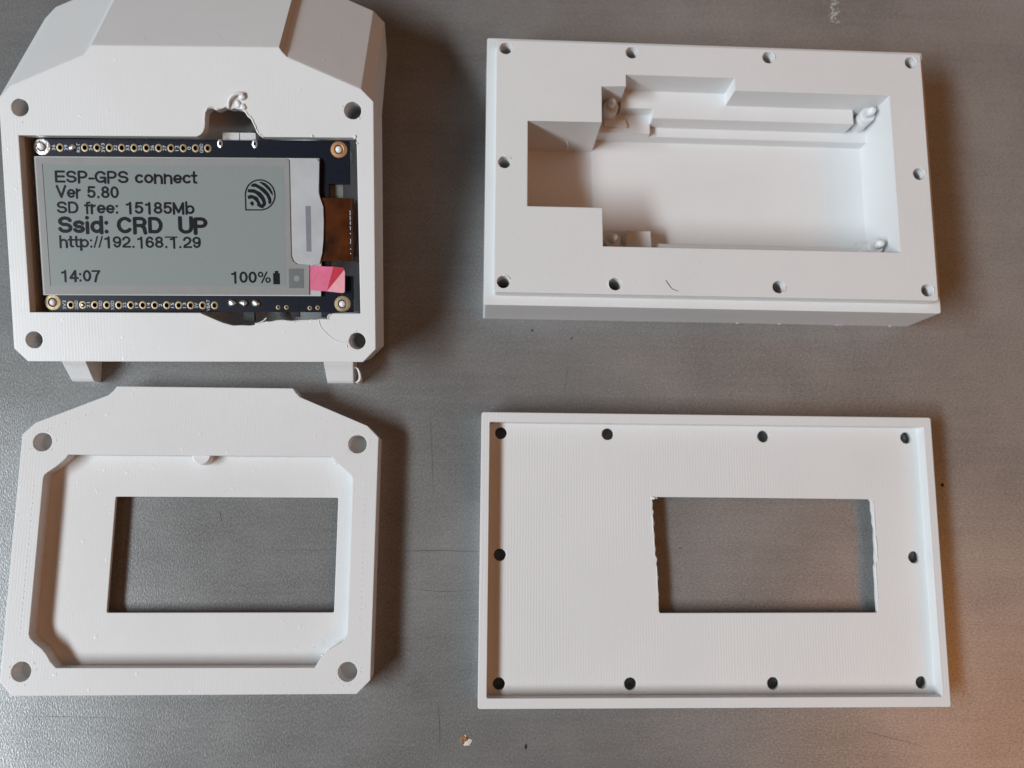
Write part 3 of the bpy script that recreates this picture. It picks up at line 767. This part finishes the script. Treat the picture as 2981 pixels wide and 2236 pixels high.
# round emblem with one square corner and four swept bands; drawn in pixels of an enlarged photo crop
def lg(x, y):
    k = 160.0 / 1896
    px, py = 680 + x * k, 500 + y * k
    return (13.69 + (px - 757.5) * 0.0703, -4.74 - (py - 569) * 0.0703)
outl = [lg(385, 1340), lg(970, 1338)] + [lg(920 + 535 * math.cos(math.radians(a)), 800 + 535 * math.sin(math.radians(a))) for a in range(84, -180, -8)] + [lg(385, 790)]
inn = [lg(435, 1292), lg(960, 1295)] + [lg(920 + 482 * math.cos(math.radians(a)), 800 + 487 * math.sin(math.radians(a))) for a in range(84, -176, -8)] + [lg(430, 800)]
from_bm("emblem_outline", prism(outl, ZT - 0.03, ZT, [inn]), M_INK, PAN)
bands = [[(470, 850), (560, 805), (650, 805), (830, 880), (900, 1040), (945, 1135), (1000, 1080), (940, 950), (790, 790), (700, 735), (600, 725), (495, 715), (490, 610), (600, 605), (720, 610), (930, 710), (1010, 800), (1080, 920), (1115, 1040), (1115, 1140), (1000, 1260), (920, 1245), (805, 1180), (800, 1070), (720, 980), (640, 925), (560, 940), (510, 950)],
         [(600, 485), (660, 420), (770, 405), (860, 455), (1000, 530), (1120, 620), (1230, 760), (1300, 920), (1305, 1060), (1240, 1125), (1195, 1080), (1190, 970), (1130, 830), (1020, 720), (900, 610), (770, 530), (680, 530), (625, 515)],
         [(880, 360), (980, 350), (1130, 410), (1270, 550), (1350, 700), (1360, 830), (1300, 770), (1220, 650), (1090, 520), (980, 430)],
         [(550, 1090), (620, 1010), (695, 1060), (690, 1140), (640, 1190)]]
for bnd in bands:
    from_bm("emblem_band", prism([lg(*p) for p in bnd], ZT - 0.03, ZT), M_INK, PAN)

# flex cable folding over the right-hand edge, with its part number
def strip(name, prof, y0, y1, th, mat, parent):
    bm = bmesh.new(); rows = []
    for y in (y0, y1):
        rows.append([bm.verts.new((x, y, z)) for x, z in prof] + [bm.verts.new((x - 0.02, y, z - th)) for x, z in reversed(prof)])
    n = len(rows[0])
    for i in range(n): bm.faces.new((rows[0][i], rows[0][(i + 1) % n], rows[1][(i + 1) % n], rows[1][i]))
    bm.faces.new(rows[0]); bm.faces.new(rows[1])
    return from_bm(name, bm, mat, parent)
CAB = strip("flex_cable", [(25.2, -1.87), (27.0, -1.9), (30.0, -2.0), (31.4, -2.1), (32.2, -2.25), (32.75, -2.8), (32.95, -3.8), (32.9, -7.5)], -18.1, -5.1, 0.12, M_KAPTON, MOD)
text_mesh("part_number", "FPC-7528B", M_SILK, CAB, 32.1, -16.6, 9.0, 0.75, -2.2, 0.0, math.pi / 2)
from_bm("shield_plate", prism(rect(27.4, -7.0, 30.3, -2.0), -4.6, -4.1), M_GREYPART, MOD)
# pink pull tab with a folded corner
TAB = from_bm("pull_tab", prism([(23.7, -19.15), (28.6, -19.3), (27.1, -24.4), (23.6, -24.15)], -1.56, -1.40), M_PINK, MOD)
from_bm("tab_fold", prism([(30.75, -20.0), (30.9, -20.4), (30.8, -24.5), (30.4, -24.75), (27.1, -24.4)], -1.50, -1.28), M_PINKPALE, TAB)
from_bm("tab_underside", prism([(28.5, -19.25), (30.5, -19.5), (30.9, -19.95), (27.1, -24.38)], -1.54, -1.36), M_RED, TAB)

# ================================================================== small things lying about
def fibre(name, pts, r, mat, label, cat):
    bm = bmesh.new(); tube(bm, smooth_path(pts, 5), r, 5)
    return tag(from_bm(name, bm, mat, None, True), label, cat)

zr = 15.87
fibre("dark_hair", [table_at(1938, 816, zr), table_at(1946, 828, zr + .05), table_at(1957, 841, zr), table_at(1975, 848, zr)], 0.045, M_HAIR,
      'short curved dark hair lying on the deep box rim near its front edge', 'hair')
fibre("white_thread", [table_at(1636, 398, 13.5), table_at(1648, 410, 12.0), table_at(1654, 426, 11.0), table_at(1652, 448, 1.3), table_at(1672, 460, 1.35)], 0.05, M_WHITEFIBRE,
      'fine white thread in the side notch of the deep box cavity', 'thread')
crumbs = [((1549, 962), 0.16, 0.26, 'tiny black crumb on the table just below the deep box corner'),
          ((1664, 985), 0.13, 0.28, 'thin black crumb on the table between the deep box and the flat lid'),
          ((1530, 2174), 0.24, 0.5, 'black crumb on the table below the flat lid, beside the rust chip'),
          ((2743, 1412), 0.3, 0.4, 'dark speck on the table in the shadow right of the flat lid'),
          ((1979, 1596), 0.13, 0.13, 'black dot on the table seen through the window of the flat lid')]
for i, (p, a, b, lb) in enumerate(crumbs):
    bm = bmesh.new(); q = table_at(*p); blob(bm, (q.x, q.y, 0.08), (a, b, 0.12), 100 + i, 2)
    tag(from_bm("crumb", bm, M_CRUMB, None, True), lb, 'crumb')
RU = table_at(1352, 2154)
CH = empty("rust_chip", (RU.x, RU.y, 0), 0, 'small rusty chip with a white rim on the table below the flat lid', 'chip')
bm = bmesh.new(); blob(bm, (0.55, -0.45, 0.02), (1.0, 0.75, 0.09), 7, 3); blob(bm, (0.2, 0.75, 0.02), (0.35, 0.4, 0.08), 8, 2); from_bm("paint_rim", bm, M_PAINT, CH, True)
bm = bmesh.new(); blob(bm, (-0.05, 0.05, 0.06), (0.8, 0.8, 0.12), 9, 3); from_bm("rust_spot", bm, M_RUST, CH, True)
rnd = random.Random(3)
bm = bmesh.new(); q = table_at(2435, 35)
for i in range(46):
    blob(bm, (q.x + rnd.gauss(0, 0.55) - 0.02 * i, q.y + rnd.uniform(-3.0, 3.2), 0.01), (rnd.uniform(.08, .25), rnd.uniform(.1, .38), 0.03), i, 1)
tag(from_bm("white_smear", bm, M_PAINT, None, True), 'chalky white smear on the bare table behind the deep box', 'smear')
